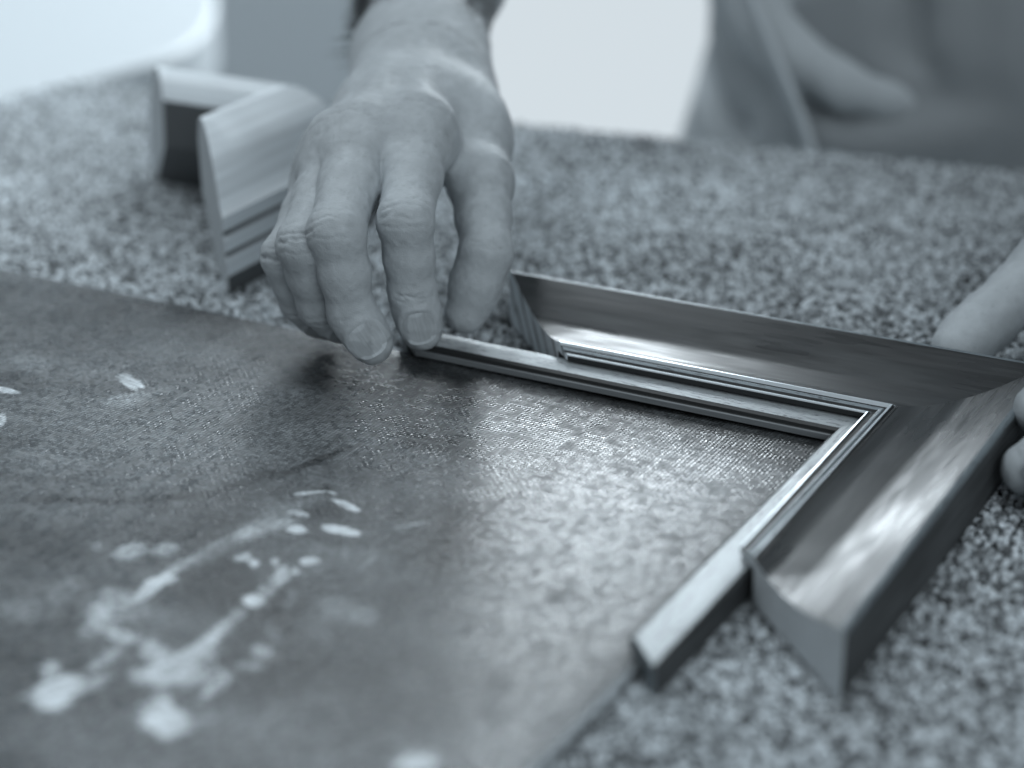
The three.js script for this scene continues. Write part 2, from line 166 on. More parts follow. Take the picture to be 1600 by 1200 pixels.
// ---------------------------------------------------------------- picture-frame moulding: a profile swept along one arm, mitred at both ends
// side 0: the arm along -AR (its outside towards -BN); side 1: the arm along BN (its outside towards AR). Profile points [w, h] in mm.
function armPoint(side, w, h, end, L, skew) {
  const l = end ? L + w * skew : -w;
  return side ? V(w, h, l) : V(-l, h, -w);
}
function armStrip(side, pts, L, skew, smooth, v0 = 0) {
  const pos = [], uv = [], idx = [];
  let v = v0;
  const N = 24;
  for (let i = 0; i < pts.length; i++) {
    if (i) v += Math.hypot(pts[i][0] - pts[i - 1][0], pts[i][1] - pts[i - 1][1]) / 1000;
    const a = armPoint(side, pts[i][0] / 1000, pts[i][1] / 1000, 0, L, skew), b = armPoint(side, pts[i][0] / 1000, pts[i][1] / 1000, 1, L, skew);
    for (let k = 0; k <= N; k++) { const p = a.clone().lerp(b, k / N); pos.push(p.x, p.y, p.z); uv.push(a.distanceTo(p) - pts[i][0] / 1000 + side * 0.37, v); }
  }
  for (let i = 0; i + 1 < pts.length; i++) for (let k = 0; k < N; k++) {
    const a = i * (N + 1) + k, b = a + 1, c = a + N + 1, d = c + 1;
    if (side) idx.push(a, c, b, b, c, d); else idx.push(a, b, c, b, d, c);
  }
  let g = new THREE.BufferGeometry();
  g.setAttribute('position', new THREE.Float32BufferAttribute(pos, 3)); g.setAttribute('uv', new THREE.Float32BufferAttribute(uv, 2)); g.setIndex(idx);
  return toCreasedNormals(g, smooth ? 0.7 : 0.25);
}
function armEnd(side, outline, L, skew, end) {
  const sh = new THREE.Shape(outline.map(([w, h]) => new THREE.Vector2(w / 1000, h / 1000)));
  const g = new THREE.ShapeGeometry(sh, 4), p = g.attributes.position, uv = g.attributes.uv;
  for (let i = 0; i < p.count; i++) { const w = p.getX(i), h = p.getY(i), q = armPoint(side, w, h, end, L, skew); uv.setXY(i, w * 1.41, h); p.setXYZ(i, q.x, q.y, q.z); }
  g.computeVertexNormals(); return g;
}
function cornerSample(group, strips, outline, L, skew, ends) {
  for (const side of [0, 1]) {
    let arm = null;
    for (const [name, pts, material, smooth] of strips) {
      const g = armStrip(side, pts, L[side], skew, smooth);
      if (!arm) arm = mesh('moulding_arm', g, material, group); else mesh(name, g, material, arm);
    }
    mesh('sawn_end', armEnd(side, outline, L[side], skew, 1), ends[side], arm);
    mesh('mitre_face', armEnd(side, outline, L[side], skew, 0), ends[0], arm);
  }
  return group;
}
const placed = (g) => { g.position.copy(CORNER); g.rotation.y = -YAW; return g; };

// the large dark corner sample
const bigCove = [[6.9, 11.3], [9.4, 10.8], [12.7, 10.45], [16.1, 10.4], [19.5, 10.7], [22.9, 11.35], [26.3, 12.3], [29.7, 13.55], [33.1, 15.0], [36.5, 16.6], [38.8, 17.6]];
const bigOutline = [[6, 0], [6, 8.9], [0.2, 8.9], [0, 9.1], [0, 10.6], [0.6, 11], [1.4, 10.5], [2.4, 10.6], [2.8, 11.3], [3.6, 11.5], [4.2, 11], [4.7, 11.2], [5, 12], [5.8, 12.2], [6.3, 11.6], ...bigCove, [39.6, 17.8], [40.2, 17.5], [40.6, 17], [40.6, 0.6], [40, 0]];
const bigSample = placed(thing('frame_corner_sample', 'large dark glossy cove frame corner sample with silver sight lines, gripped at right', 'frame corner'));
cornerSample(bigSample, [
  ['cove', bigCove, M.dark, true],
  ['rabbet', [[6, 0], [6, 8.9], [0.2, 8.9]], M.outside],
  ['lip', [[0.2, 8.9], [0, 9.1], [0, 10.5]], M.lipDark],
  ['silver_line', [[0, 10.5], [0.12, 10.85], [0.6, 11]], M.gilt, true],
  ['groove', [[0.6, 11], [1.1, 10.55], [2.2, 10.55], [2.6, 11]], M.lipDark],
  ['bead', [[2.6, 11], [2.9, 11.35], [3.3, 11.5], [3.8, 11.4], [4.1, 11]], M.bead, true],
  ['groove', [[4.1, 11], [4.4, 10.8], [4.8, 11.3]], M.lipDark],
  ['silver_line', [[4.8, 11.3], [4.95, 11.9], [5.3, 12.2], [5.8, 12.2]], M.gilt, true],
  ['groove', [[5.8, 12.2], [6.2, 11.5], [6.9, 11.5]], M.lipDark],
  ['crest', [[38.8, 17.6], [39.4, 17.8], [40, 17.7], [40.4, 17.3], [40.6, 16.8]], M.bead, true],
  ['outer_side', [[40.6, 16.8], [40.6, 0.5], [40.1, 0]], M.outside],
  ['underside', [[40.1, 0], [6, 0]], M.outside],
], bigOutline, [0.0916, 0.0916], 1, [M.endGrain, M.endGrainFine]);

// the slim silver slip under it
const slip = placed(thing('slip_corner_sample', 'slim worn silver slip corner lying on the painting, pinched by the right hand', 'frame corner'));
const slipOutline = [[8, 0], [7.4, 4.4], [0.3, 4.5], [0, 4.8], [0, 6.4], [0.8, 6.9], [1.2, 7.7], [2, 8.35], [3, 8.5], [11.4, 8.3], [12, 7.8], [12, 0]];
cornerSample(slip, [
  ['top_face', [[2, 8.3], [2.6, 8.55], [4, 8.6], [7, 8.45], [11.3, 8.3]], M.wornGilt, true],
  ['rabbet', [[8, 0], [7.4, 4.4], [0.3, 4.5]], M.outside],
  ['inner_face', [[0.3, 4.5], [0, 4.8], [0, 6.3], [0.35, 6.6]], M.fillet, true],
  ['groove', [[0.35, 6.6], [1, 6.7], [1.15, 7.6], [2, 8.3]], M.lipDark],
  ['outer_side', [[11.3, 8.3], [12, 7.7], [12, 0]], M.outside],
  ['underside', [[12, 0], [8, 0]], M.outside],
], slipOutline, [0.132, 0.128], 1, [M.fillet, M.bead]);
slip.position.copy(CORNER).addScaledVector(AR, -0.0065).addScaledVector(BN, 0.0098); slip.rotation.y = -YAW - 0.012;

// the pale tall sample standing behind the hand
const tall = thing('frame_corner_sample', 'tall pale wooden frame corner sample standing behind the hand at left', 'frame corner');
const tallOutline = [[-6, 22], [-8, 40], [-6, 47], [-3, 49.5], [1, 49.6], [4, 48.3], [8, 44.5], [13, 37.5], [17, 30.5], [20, 25.5], [21.3, 24.8], [21.5, 20], [20.9, 19.6], [21.2, 18.2], [22.6, 17.6], [23.2, 13.5], [22.6, 13.1], [22.9, 11.8], [24.2, 11.2], [25, 6], [25, 0], [14, 0]];
cornerSample(tall, [
  ['face', tallOutline.slice(4, 11), M.pale, true],
  ['crest', tallOutline.slice(1, 5), M.pale, true],
  ['step', tallOutline.slice(10, 12), M.pale],
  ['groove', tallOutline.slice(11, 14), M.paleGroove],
  ['step', tallOutline.slice(13, 16), M.pale],
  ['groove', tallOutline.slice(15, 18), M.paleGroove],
  ['step', tallOutline.slice(17, 20), M.pale],
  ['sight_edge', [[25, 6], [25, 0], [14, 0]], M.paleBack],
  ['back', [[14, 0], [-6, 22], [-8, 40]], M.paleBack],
], tallOutline, [0.056, 0.051], 1, [M.paleEnd, M.paleEnd]);
tall.position.set(-0.0802, 0, -0.7515); tall.rotation.y = -YAW;

// ---------------------------------------------------------------- the painting: canvas on a thin board
const painting = thing('painting', 'unframed oil painting on canvas with pale brush strokes lying on the carpet', 'painting');
painting.position.copy(CORNER).addScaledVector(AR, -0.002).addScaledVector(BN, 0.008); painting.rotation.y = -YAW - 0.021;
{
  const PW = 0.44, PD = 0.32, TOP = 0.004;                                // local: x from -PW to 0, z from 0 to PD
  const S = 2048, val = new Float32Array(S * S);
  for (let j = 0; j < S; j++) for (let i = 0; i < S; i++) {
    const x = (i / S - 1) * PW * 1000, z = (j / S) * PD * 1000;           // mm
    let v = 0.09 * (1 + 1.15 * fbm(x / 34, z / 30, 2.2, 3) + 0.35 * fbm(x / 9, z / 14, 5.5, 3));
    val[j * S + i] = Math.max(0.018, v);
  }
  const R = mulberry(77);
  const stroke = ([cx, cz, ax, az, bx, bz, v, alpha, soft]) => {          // centre, the two half axes, tone, cover, softness of the edge
    const ex = Math.hypot(ax, bx) * 1.5 + 1, ez = Math.hypot(az, bz) * 1.5 + 1, det = ax * bz - az * bx, sd = R() * 90;
    const i0 = Math.max(0, Math.floor(((cx - ex) / 1000 / PW + 1) * S)), i1 = Math.min(S - 1, Math.ceil(((cx + ex) / 1000 / PW + 1) * S));
    const j0 = Math.max(0, Math.floor(((cz - ez) / 1000 / PD) * S)), j1 = Math.min(S - 1, Math.ceil(((cz + ez) / 1000 / PD) * S));
    for (let j = j0; j <= j1; j++) for (let i = i0; i <= i1; i++) {
      const x = (i / S - 1) * PW * 1000 - cx, z = (j / S) * PD * 1000 - cz;
      const p = (x * bz - z * bx) / det, q = (ax * z - az * x) / det;
      const wob = 0.55 * fbm(x * 0.2 + sd, z * 0.2, sd, 3) + 0.3 * fbm(p * 1.2 + sd, q * 5, sd, 2);
      const d = Math.hypot(p, q) * (1 + wob), k = alpha * (1 - sstep(1 - soft, 1 + soft * 0.4, d)) * (0.8 + 0.75 * fbm(p * 1.5 + sd, q * 9, 3.1, 3));
      if (k > 0) { const o = j * S + i; val[o] = mixv(val[o], v, Math.min(1, k)); }
    }
  };
  STROKES.forEach(stroke);
  const thread = (x, z) => { const xi = Math.floor(x), zi = Math.floor(z), over = (xi + zi) & 1, fx = x - xi - 0.5, fz = z - zi - 0.5; return Math.max(Math.cos(fx * 2.7) * (over ? 1 : 0.5), Math.cos(fz * 2.7) * (over ? 0.5 : 1)); };
  for (let j = 0; j < S; j++) for (let i = 0; i < S; i++) {               // weave shade and glints painted into the tone: dark pits, lighter thread crowns
    const x = (i / S) * PW / 0.00115, z = (j / S) * PD / 0.00115, k = thread(x + 0.1 * noise3(x * 0.3, z * 0.3, 1), z + 0.1 * noise3(x * 0.3, z * 0.3, 9)), thick = sstep(0.3, 0.7, val[j * S + i]);
    val[j * S + i] *= mixv(0.3 + 1.15 * sstep(0.25, 0.95, k) * (0.45 + 1.1 * hash3(Math.floor(x), Math.floor(z), 4)), 1, thick * 0.85);
  }
  const map = texture(S, S, (u, v) => val[Math.min(S - 1, Math.floor(v * S)) * S + Math.min(S - 1, Math.floor(u * S))], true);
  // plain weave, 1.15 mm between threads: 64 x 64 threads in one tile
  const TH = 64, RW = mulberry(5), slub = [[], []];
  for (let k = 0; k < TH; k++) { slub[0].push(0.75 + 0.5 * RW()); slub[1].push(0.75 + 0.5 * RW()); }
  const weave = texture(1024, 1024, (u, v) => {
    const x = u * TH + 0.12 * pnoise(u * 20, v * 20, 20, 20, 71), y = v * TH + 0.12 * pnoise(u * 20, v * 20, 20, 20, 72), xi = Math.floor(x), yi = Math.floor(y), m = (a) => ((a % TH) + TH) % TH;
    const over = (xi + yi) % 2 === 0, fx = x - xi - 0.5, fy = y - yi - 0.5;
    const warp = Math.cos(fx * 2.6) * (over ? 0.6 + 0.4 * Math.cos(fy * 3) : 0.35) * slub[0][m(xi)], weft = Math.cos(fy * 2.6) * (over ? 0.35 : 0.6 + 0.4 * Math.cos(fx * 3)) * slub[1][m(yi)];
    return Math.min(1, 0.75 * Math.max(warp, weft) + 0.12 + 0.1 * pnoise(u * 90, v * 90, 90, 90, 73));
  }, false, [PW / (TH * 0.00115), PD / (TH * 0.00115)]);
  const rgh = texture(1024, 1024, (u, v) => 0.27 + 0.06 * pnoise(u * 14, v * 14, 14, 14, 81) + 0.08 * pnoise(u * 90, v * 70, 90, 70, 82) + 0.22 * pnoise(u * 260, v * 190, 260, 190, 83), false);
  M.canvas = new THREE.MeshPhysicalMaterial({ map, bumpMap: weave, bumpScale: 0.00016, roughnessMap: rgh, roughness: 1, specularIntensity: 0.85 });
  const nx = 110, nz = 80, pos = [], uv = [], idx = [];
  for (let j = 0; j <= nz; j++) for (let i = 0; i <= nx; i++) {
    const x = -PW + (i / nx) * PW, z = (j / nz) * PD, e = Math.min(-x, z);
    pos.push(x, TOP + 0.0006 * fbm(x * 14, z * 14, 9, 2) - 0.0006 * Math.exp(-e / 0.0012), z); uv.push(i / nx, j / nz);
  }
  for (let j = 0; j < nz; j++) for (let i = 0; i < nx; i++) { const a = j * (nx + 1) + i; idx.push(a, a + nx + 1, a + 1, a + 1, a + nx + 1, a + nx + 2); }
  const g = new THREE.BufferGeometry();
  g.setAttribute('position', new THREE.Float32BufferAttribute(pos, 3)); g.setAttribute('uv', new THREE.Float32BufferAttribute(uv, 2)); g.setIndex(idx); g.computeVertexNormals();
  mesh('canvas', g, M.canvas, painting);
  const edge = [], ei = [], rim = [];
  for (let i = 0; i <= nx; i++) rim.push([i, 0]); for (let j = 1; j <= nz; j++) rim.push([nx, j]); for (let i = nx - 1; i >= 0; i--) rim.push([i, nz]); for (let j = nz - 1; j >= 0; j--) rim.push([0, j]);
  rim.forEach(([i, j]) => { const o = (j * (nx + 1) + i) * 3; edge.push(pos[o], pos[o + 1], pos[o + 2], pos[o] + (i === nx ? 0.0006 : 0), 0.002, pos[o + 2] - (j === 0 ? 0.0006 : 0), pos[o], 0.0002, pos[o + 2]); });
  for (let k = 0; k + 1 < rim.length; k++) for (const r of [0, 1]) { const a = k * 3 + r; ei.push(a, a + 3, a + 1, a + 1, a + 3, a + 4); }
  const eg = new THREE.BufferGeometry(); eg.setAttribute('position', new THREE.Float32BufferAttribute(edge, 3)); eg.setIndex(ei); eg.computeVertexNormals();
  mesh('canvas_edge', eg, new THREE.MeshStandardMaterial({ color: tone(0.55), roughness: 0.8 }), painting);
}

// ---------------------------------------------------------------- the bench and its carpet
const EDGE = { p: [-0.0027, -0.881], d: [0.945, 0.327] };                 // far edge of the bench
const LEFT = { p: [-0.222, -0.9195], d: [0.677, -0.736] };                // its far left edge
const inside = (x, z, m = 0) => (x - EDGE.p[0]) * -EDGE.d[1] + (z - EDGE.p[1]) * EDGE.d[0] > m && (x - LEFT.p[0]) * -LEFT.d[1] + (z - LEFT.p[1]) * LEFT.d[0] > m;
{
  const cross = (() => { const [x1, z1] = EDGE.p, [dx1, dz1] = EDGE.d, [x2, z2] = LEFT.p, [dx2, dz2] = LEFT.d, t = ((x2 - x1) * dz2 - (z2 - z1) * dx2) / (dx1 * dz2 - dz1 * dx2); return [x1 + dx1 * t, z1 + dz1 * t]; })();
  const at = (L, c, s) => [c[0] + L.d[0] * s, c[1] + L.d[1] * s];
  const a = at(EDGE, cross, 1.4), b = at(LEFT, cross, -1.3), c = [a[0] + b[0] - cross[0], a[1] + b[1] - cross[1]];
  const sh = new THREE.Shape([cross, a, c, b].map(([x, z]) => new THREE.Vector2(x, -z)));
  const g = new THREE.ExtrudeGeometry(sh, { depth: 0.034, bevelEnabled: true, bevelSize: 0.003, bevelThickness: 0.003, bevelSegments: 3 });
  g.rotateX(-Math.PI / 2); g.translate(0, -0.0415, 0);
  const bench = thing('workbench', 'workbench with speckled grey carpet top under the frames and painting', 'table');
  mesh('bench_top', g, new THREE.MeshStandardMaterial({ color: tone(0.09), roughness: 0.95 }), bench);
  for (const [x, z] of [cross, a, b, c]) { const mx = (a[0] + b[0]) / 2, mz = (a[1] + b[1]) / 2, l = new THREE.BoxGeometry(0.07, 0.68, 0.07); l.translate(mixv(x, mx, 0.12), -0.385, mixv(z, mz, 0.12)); mesh('leg', l, new THREE.MeshStandardMaterial({ color: tone(0.15), roughness: 0.7 }), bench); }
  // carpet pile: one small lumpy tuft beside another
  const tg = new THREE.IcosahedronGeometry(1, 1), tp = tg.attributes.position;
  for (let i = 0; i < tp.count; i++) { const v = V(tp.getX(i), tp.getY(i), tp.getZ(i)); v.multiplyScalar(1 + 0.35 * noise3(v.x * 2 + 4, v.y * 2, v.z * 2)); tp.setXYZ(i, v.x, v.y, v.z); }
  const tuft = toCreasedNormals(mergeVertices(tg), 3);
  const R = mulberry(9), mats = [], cols = [], q = new THREE.Quaternion(), e = new THREE.Euler(), inv = new THREE.Matrix4();
  painting.updateMatrixWorld(); inv.copy(painting.matrixWorld).invert();
  const step = 0.00148;
  for (let z = -1.0; z < -0.3; z += step) for (let x = -0.36; x < 0.42; x += step) {
    const X = x + (R() - 0.5) * step * 1.1, Z = z + (R() - 0.5) * step * 1.1;
    const r1 = R(), r2 = R(), r3 = R(), r4 = R(), r5 = R();
    if (Math.abs(X) > 0.1 - Z * 0.27 || !inside(X, Z, 0.001)) continue;
    const l = V(X, 0, Z).applyMatrix4(inv);
    if (l.x < -0.004 && l.z > 0.004) continue;
    const under = l.x < 0.0015 && l.z > -0.0015;
    const s = 0.00064 + 0.00048 * r1;
    const sample = V(X, 0, Z).sub(CORNER), sa = sample.dot(AR), sb = sample.dot(BN);
    const pressed = under || (sa < 0.042 && sa > -0.145 && sb > -0.042 && sb < 0.145 && (sa > -0.008 || sb < 0.012)) ;
    const y = (pressed ? -0.0022 : -0.0011) + (pressed ? 0.0004 : 0.0016) * (r2 - 0.5);
    mats.push(new THREE.Matrix4().compose(V(X, y, Z), q.setFromEuler(e.set(r3 * 6, r4 * 6, r5 * 6)).clone(), V(s, s * (0.8 + 0.5 * r4), s)));
    const k = R(), low = 0.6 * noise3(X * 110, 3, Z * 110) + 0.6 * noise3(X * 24, 8, Z * 24);
    const worn = 1 + 0.4 * fbm(X * 14, 4, Z * 14, 3);
    cols.push(worn * (k + low * 0.2 < 0.2 ? 0.08 + 0.08 * r1 : k < 0.5 ? 0.24 + 0.14 * r3 : 0.43 + 0.34 * r5));
  }
  const im = new THREE.InstancedMesh(tuft, new THREE.MeshStandardMaterial({ color: 0xffffff, roughness: 0.95 }), mats.length);
  mats.forEach((m, i) => { im.setMatrixAt(i, m); im.setColorAt(i, tone(cols[i])); });
  im.name = numbered('carpet'); im.castShadow = im.receiveShadow = true;
  im.userData = { kind: 'stuff', label: 'speckled grey looped carpet covering the workbench', category: 'carpet' };
  scene.add(im);
  console.log('tufts', mats.length);
}

// ---------------------------------------------------------------- background: floor, wall, bright window, white table
{
  const plane = (w, h) => new THREE.BoxGeometry(w, h, 0.02);
  const floor = mesh('floor', new THREE.BoxGeometry(9, 0.05, 8), new THREE.MeshStandardMaterial({ color: tone(0.5), roughness: 0.6 })); floor.position.set(0, -0.775, -1);
  structure(floor, 'plain grey floor far below the bench, out of focus', 'floor');
  const wall = mesh('back_wall', plane(9, 3.6), new THREE.MeshStandardMaterial({ color: tone(0.58), roughness: 0.9 })); wall.position.set(0, 1.0, -2.72);
  structure(wall, 'plain grey back wall, out of focus between the white shapes', 'wall');
  const win = thing('window', 'overexposed bright window behind the forearm and the apron, upper part out of view and placed for the canvas sheen', 'window', [WINDOW.x, 0, WINDOW.z]);
  const W = WINDOW.w, H = WINDOW.y1 - WINDOW.y0;
  const up = mesh('unseen_upper_pane', plane(W, H), new THREE.MeshStandardMaterial({ color: 0x000000, emissive: lightTone, emissiveIntensity: 1.2, roughness: 0.4 }), win); up.position.y = (WINDOW.y0 + WINDOW.y1) / 2;
  const low = mesh('lower_pane', plane(W, 0.8), new THREE.MeshStandardMaterial({ color: 0x000000, emissive: lightTone, emissiveIntensity: 0.71, roughness: 0.4 }), win); low.position.y = WINDOW.y0 - 0.43;
  const fm = new THREE.MeshStandardMaterial({ color: tone(0.7), roughness: 0.5 });
  for (const s of [-1, 1]) { const f = mesh('jamb', new THREE.BoxGeometry(0.05, H + 0.9, 0.06), fm, win); f.position.set(s * (W / 2 + 0.026), (WINDOW.y1 + WINDOW.y0) / 2 - 0.43, 0); }
  const fw = thing('window', 'unseen window behind the camera, placed to light the sides facing it', 'window', [UNSEEN_FRONT.x, UNSEEN_FRONT.y, UNSEEN_FRONT.z]); fw.lookAt(0, 0.2, -0.7);
  mesh('unseen_front_pane', plane(UNSEEN_FRONT.w, UNSEEN_FRONT.h), new THREE.MeshStandardMaterial({ color: 0x000000, emissive: lightTone, emissiveIntensity: 0.8 }), fw);
  for (const k of [-1, 1]) mesh('jamb', new THREE.BoxGeometry(0.05, UNSEEN_FRONT.h + 0.1, 0.06), fm, fw).position.x = k * (UNSEEN_FRONT.w / 2 + 0.026);
  const lamp = thing('unseen_ceiling_lamp', 'unseen wide ceiling lamp panel, out of view, placed to light the bench and left moulding', 'lamp', [UNSEEN_LAMP.x, UNSEEN_LAMP.y, UNSEEN_LAMP.z]);
  mesh('diffuser', new THREE.BoxGeometry(UNSEEN_LAMP.w, 0.02, UNSEEN_LAMP.d), new THREE.MeshStandardMaterial({ color: 0x000000, emissive: lightTone, emissiveIntensity: 0.8 }), lamp);
  mesh('housing', new THREE.BoxGeometry(UNSEEN_LAMP.w + 0.04, 0.04, UNSEEN_LAMP.d + 0.04), new THREE.MeshStandardMaterial({ color: tone(0.6) }), lamp).position.y = 0.031;
  // white table with a rounded corner
  const t = thing('white_table', 'white round-cornered tabletop beyond the far left bench edge, overexposed', 'table');
  const s = new THREE.Shape(), [p0, p1, pc, p2, p3, p4] = WHITE;
  s.moveTo(...p0); s.lineTo(...p1); s.quadraticCurveTo(...pc, ...p2); s.lineTo(...p3); s.lineTo(...p4); s.closePath();
  const g = new THREE.ExtrudeGeometry(s, { depth: 0.03, bevelEnabled: true, bevelSize: 0.004, bevelThickness: 0.004, bevelSegments: 3, curveSegments: 20 });
  g.rotateX(-Math.PI / 2); g.translate(0, -0.094, 0);
  mesh('table_top', g, new THREE.MeshStandardMaterial({ color: tone(0.47), roughness: 0.5 }), t);
  const ped = new THREE.CylinderGeometry(0.04, 0.05, 0.6, 24); ped.translate((p0[0] + p3[0]) / 2, -0.4, -(p0[1] + p3[1]) / 2); mesh('pedestal', ped, new THREE.MeshStandardMaterial({ color: tone(0.6), roughness: 0.5 }), t);
}
// ---------------------------------------------------------------- the person: one signed distance field, meshed with surface nets
const mm = (a) => [a[0] / 1000, a[1] / 1000, a[2] / 1000, a[3] / 1000];
const cone = (a, b) => { const dx = b[0] - a[0], dy = b[1] - a[1], dz = b[2] - a[2]; return [a[0], a[1], a[2], a[3], dx, dy, dz, b[3] - a[3], 1 / (dx * dx + dy * dy + dz * dz)]; };
const dCone = (c, x, y, z) => { const px = x - c[0], py = y - c[1], pz = z - c[2]; let h = (px * c[4] + py * c[5] + pz * c[6]) * c[8]; h = h < 0 ? 0 : h > 1 ? 1 : h; const ax = px - c[4] * h, ay = py - c[5] * h, az = pz - c[6] * h; return Math.sqrt(ax * ax + ay * ay + az * az) - (c[3] + c[7] * h); };
const smin = (a, b, k) => { const h = Math.max(k - Math.abs(a - b), 0) / k; return Math.min(a, b) - h * h * k * 0.25; };
const lerp4 = (a, b, t, r) => [mixv(a[0], b[0], t), mixv(a[1], b[1], t), mixv(a[2], b[2], t), r ?? mixv(a[3], b[3], t)];
const grow = (a, r) => [a[0], a[1], a[2], r];
const v3 = (a) => V(a[0], a[1], a[2]);

function makeHand(J) {
  const j = {}; for (const k in J) j[k] = mm(J[k]);
  const palm = [], tendons = [], fingers = [], creases = [], nails = [];
  const chains = [['M1', 'K1', 'I1', 'I2', 'I3'], ['M2', 'K2', 'D1', 'D2', 'D3'], ['M3', 'K3', 'R1', 'R2', 'R3'], ['M4', 'K4', 'P1', 'P2', 'P3']];
  palm.push(cone(j.WR, j.FR), cone(j.WU, j.FU), cone(j.WR, grow(j.M1, 0.017)), cone(j.WU, grow(j.M4, 0.0165)), cone(j.FR, j.ER), cone(j.FU, j.EU));
  const up = V(0, 1, 0);
  chains.forEach((c, n) => {
    const [m, k, a, b, t] = c.map((x) => j[x]);
    palm.push(cone(m, grow(k, k[3] * 0.93)));
    palm.push(cone(grow(k, k[3] * 0.95), lerp4(k, a, 0.16, mixv(k[3], a[3], 0.3) * 0.93)));
    const lift = (a, h_, r) => [a[0], a[1] + h_, a[2], r];
    tendons.push(cone(lift(lerp4(m, k, 0.2), m[3] * 0.78, 0.003), lift(k, k[3] * 0.84, 0.0028)));
    const f = [];
    const mid = lerp4(k, a, 0.5, mixv(k[3], a[3], 0.62) * 1.0), mid2 = lerp4(a, b, 0.5, mixv(a[3], b[3], 0.5) * 0.985);
    f.push(cone(grow(k, k[3] * 0.94), mid), cone(mid, grow(a, a[3] * 0.99)), cone(grow(a, a[3] * 0.99), mid2), cone(mid2, b));
    const d3 = v3(t).sub(v3(b)).normalize();
    f.push(cone(b, lerp4(b, t, 0.55, b[3] * 0.97)), cone(lerp4(b, t, 0.55, b[3] * 0.97), t));
    fingers.push(f);
    // creases over the joints
    const u0 = v3(k).sub(v3(m)).normalize(), u1 = v3(a).sub(v3(k)).normalize(), u2 = v3(b).sub(v3(a)).normalize();
    const dorsal = u1.clone().sub(u2).normalize();
    const per = (n_, d_) => n_.clone().addScaledVector(d_, -n_.dot(d_)).normalize();
    const dP = u1.clone().add(u2).normalize(), dD = u2.clone().add(d3).normalize(), dK = u0.clone().add(u1).normalize();
    creases.push({ p: v3(a), d: dP, n: per(dorsal, dP), w: a[3] * 0.95, lines: [-4.4, -2.0, -0.1, 1.3, 3.9], depth: 0.0006, weight: [0.5, 1, 0.75, 1.1, 0.5], curve: 30, bump: 0.0005, r: a[3] });
    creases.push({ p: v3(b), d: dD, n: per(dorsal, dD), w: b[3] * 0.85, lines: [-1.2, 0.1, 1.3], depth: 0.0006, curve: 10, bump: 0.0001, r: b[3] });
    creases.push({ p: v3(k), d: dK, n: per(u0.clone().sub(u1).normalize(), dK), w: k[3] * 0.8, lines: [-3.5, -1.3, 1.1, 3.4], depth: 0.00018, curve: 12, bump: 0.0003, r: k[3] });
    nails.push({ b, t, d: d3, n: per(dorsal, d3) });
  });
  // thumb
  const { C0, C1, C2, C3 } = j;
  palm.push(cone(C0, C1), cone(grow(j.WR, 0.017), C0), cone(lerp4(j.M1, j.K1, 0.45, 0.011), lerp4(C0, C1, 0.55, 0.0115)), cone(lerp4(j.M2, j.K2, 0.5, 0.012), lerp4(C0, C1, 0.35, 0.014)));
  const th = [cone(C1, lerp4(C1, C2, 0.5, mixv(C1[3], C2[3], 0.75))), cone(lerp4(C1, C2, 0.5, mixv(C1[3], C2[3], 0.75)), C2), cone(C2, lerp4(C2, C3, 0.5, C2[3] * 0.98)), cone(lerp4(C2, C3, 0.5, C2[3] * 0.98), C3)];
  fingers.push(th);
  const t1 = v3(C2).sub(v3(C1)).normalize(), t2 = v3(C3).sub(v3(C2)).normalize();
  const side = v3(C2).sub(v3(j.I2)).normalize();
  const tn = side.clone().addScaledVector(t2, -side.dot(t2)).normalize();
  creases.push({ p: v3(C2), d: t1.clone().add(t2).normalize(), n: tn, w: C2[3] * 1.1, lines: [-2.2, -0.8, 0.7, 2.2], depth: 0.00035, curve: 6, bump: 0.0002, r: C2[3] });
  creases.push({ p: v3(C2), d: t1.clone().add(t2).normalize(), n: V(0, 0.2, 1).normalize(), w: C2[3] * 0.9, lines: [-0.6, 0.8], depth: 0.0003, curve: 2, bump: 0, r: C2[3] });
  nails.push({ b: C2, t: C3, d: t2, n: tn });
  const sdf = (x, y, z) => {
    let d = 1e9;
    for (let i = 0; i < palm.length; i++) d = smin(d, dCone(palm[i], x, y, z), 0.011);
    for (let i = 0; i < tendons.length; i++) d = smin(d, dCone(tendons[i], x, y, z), 0.005);
    let f = 1e9;
    for (let i = 0; i < fingers.length; i++) { let q = 1e9; for (const c of fingers[i]) q = smin(q, dCone(c, x, y, z), 0.0032); f = smin(f, q, 0.0007); }
    return smin(d, f, 0.0042);
  };
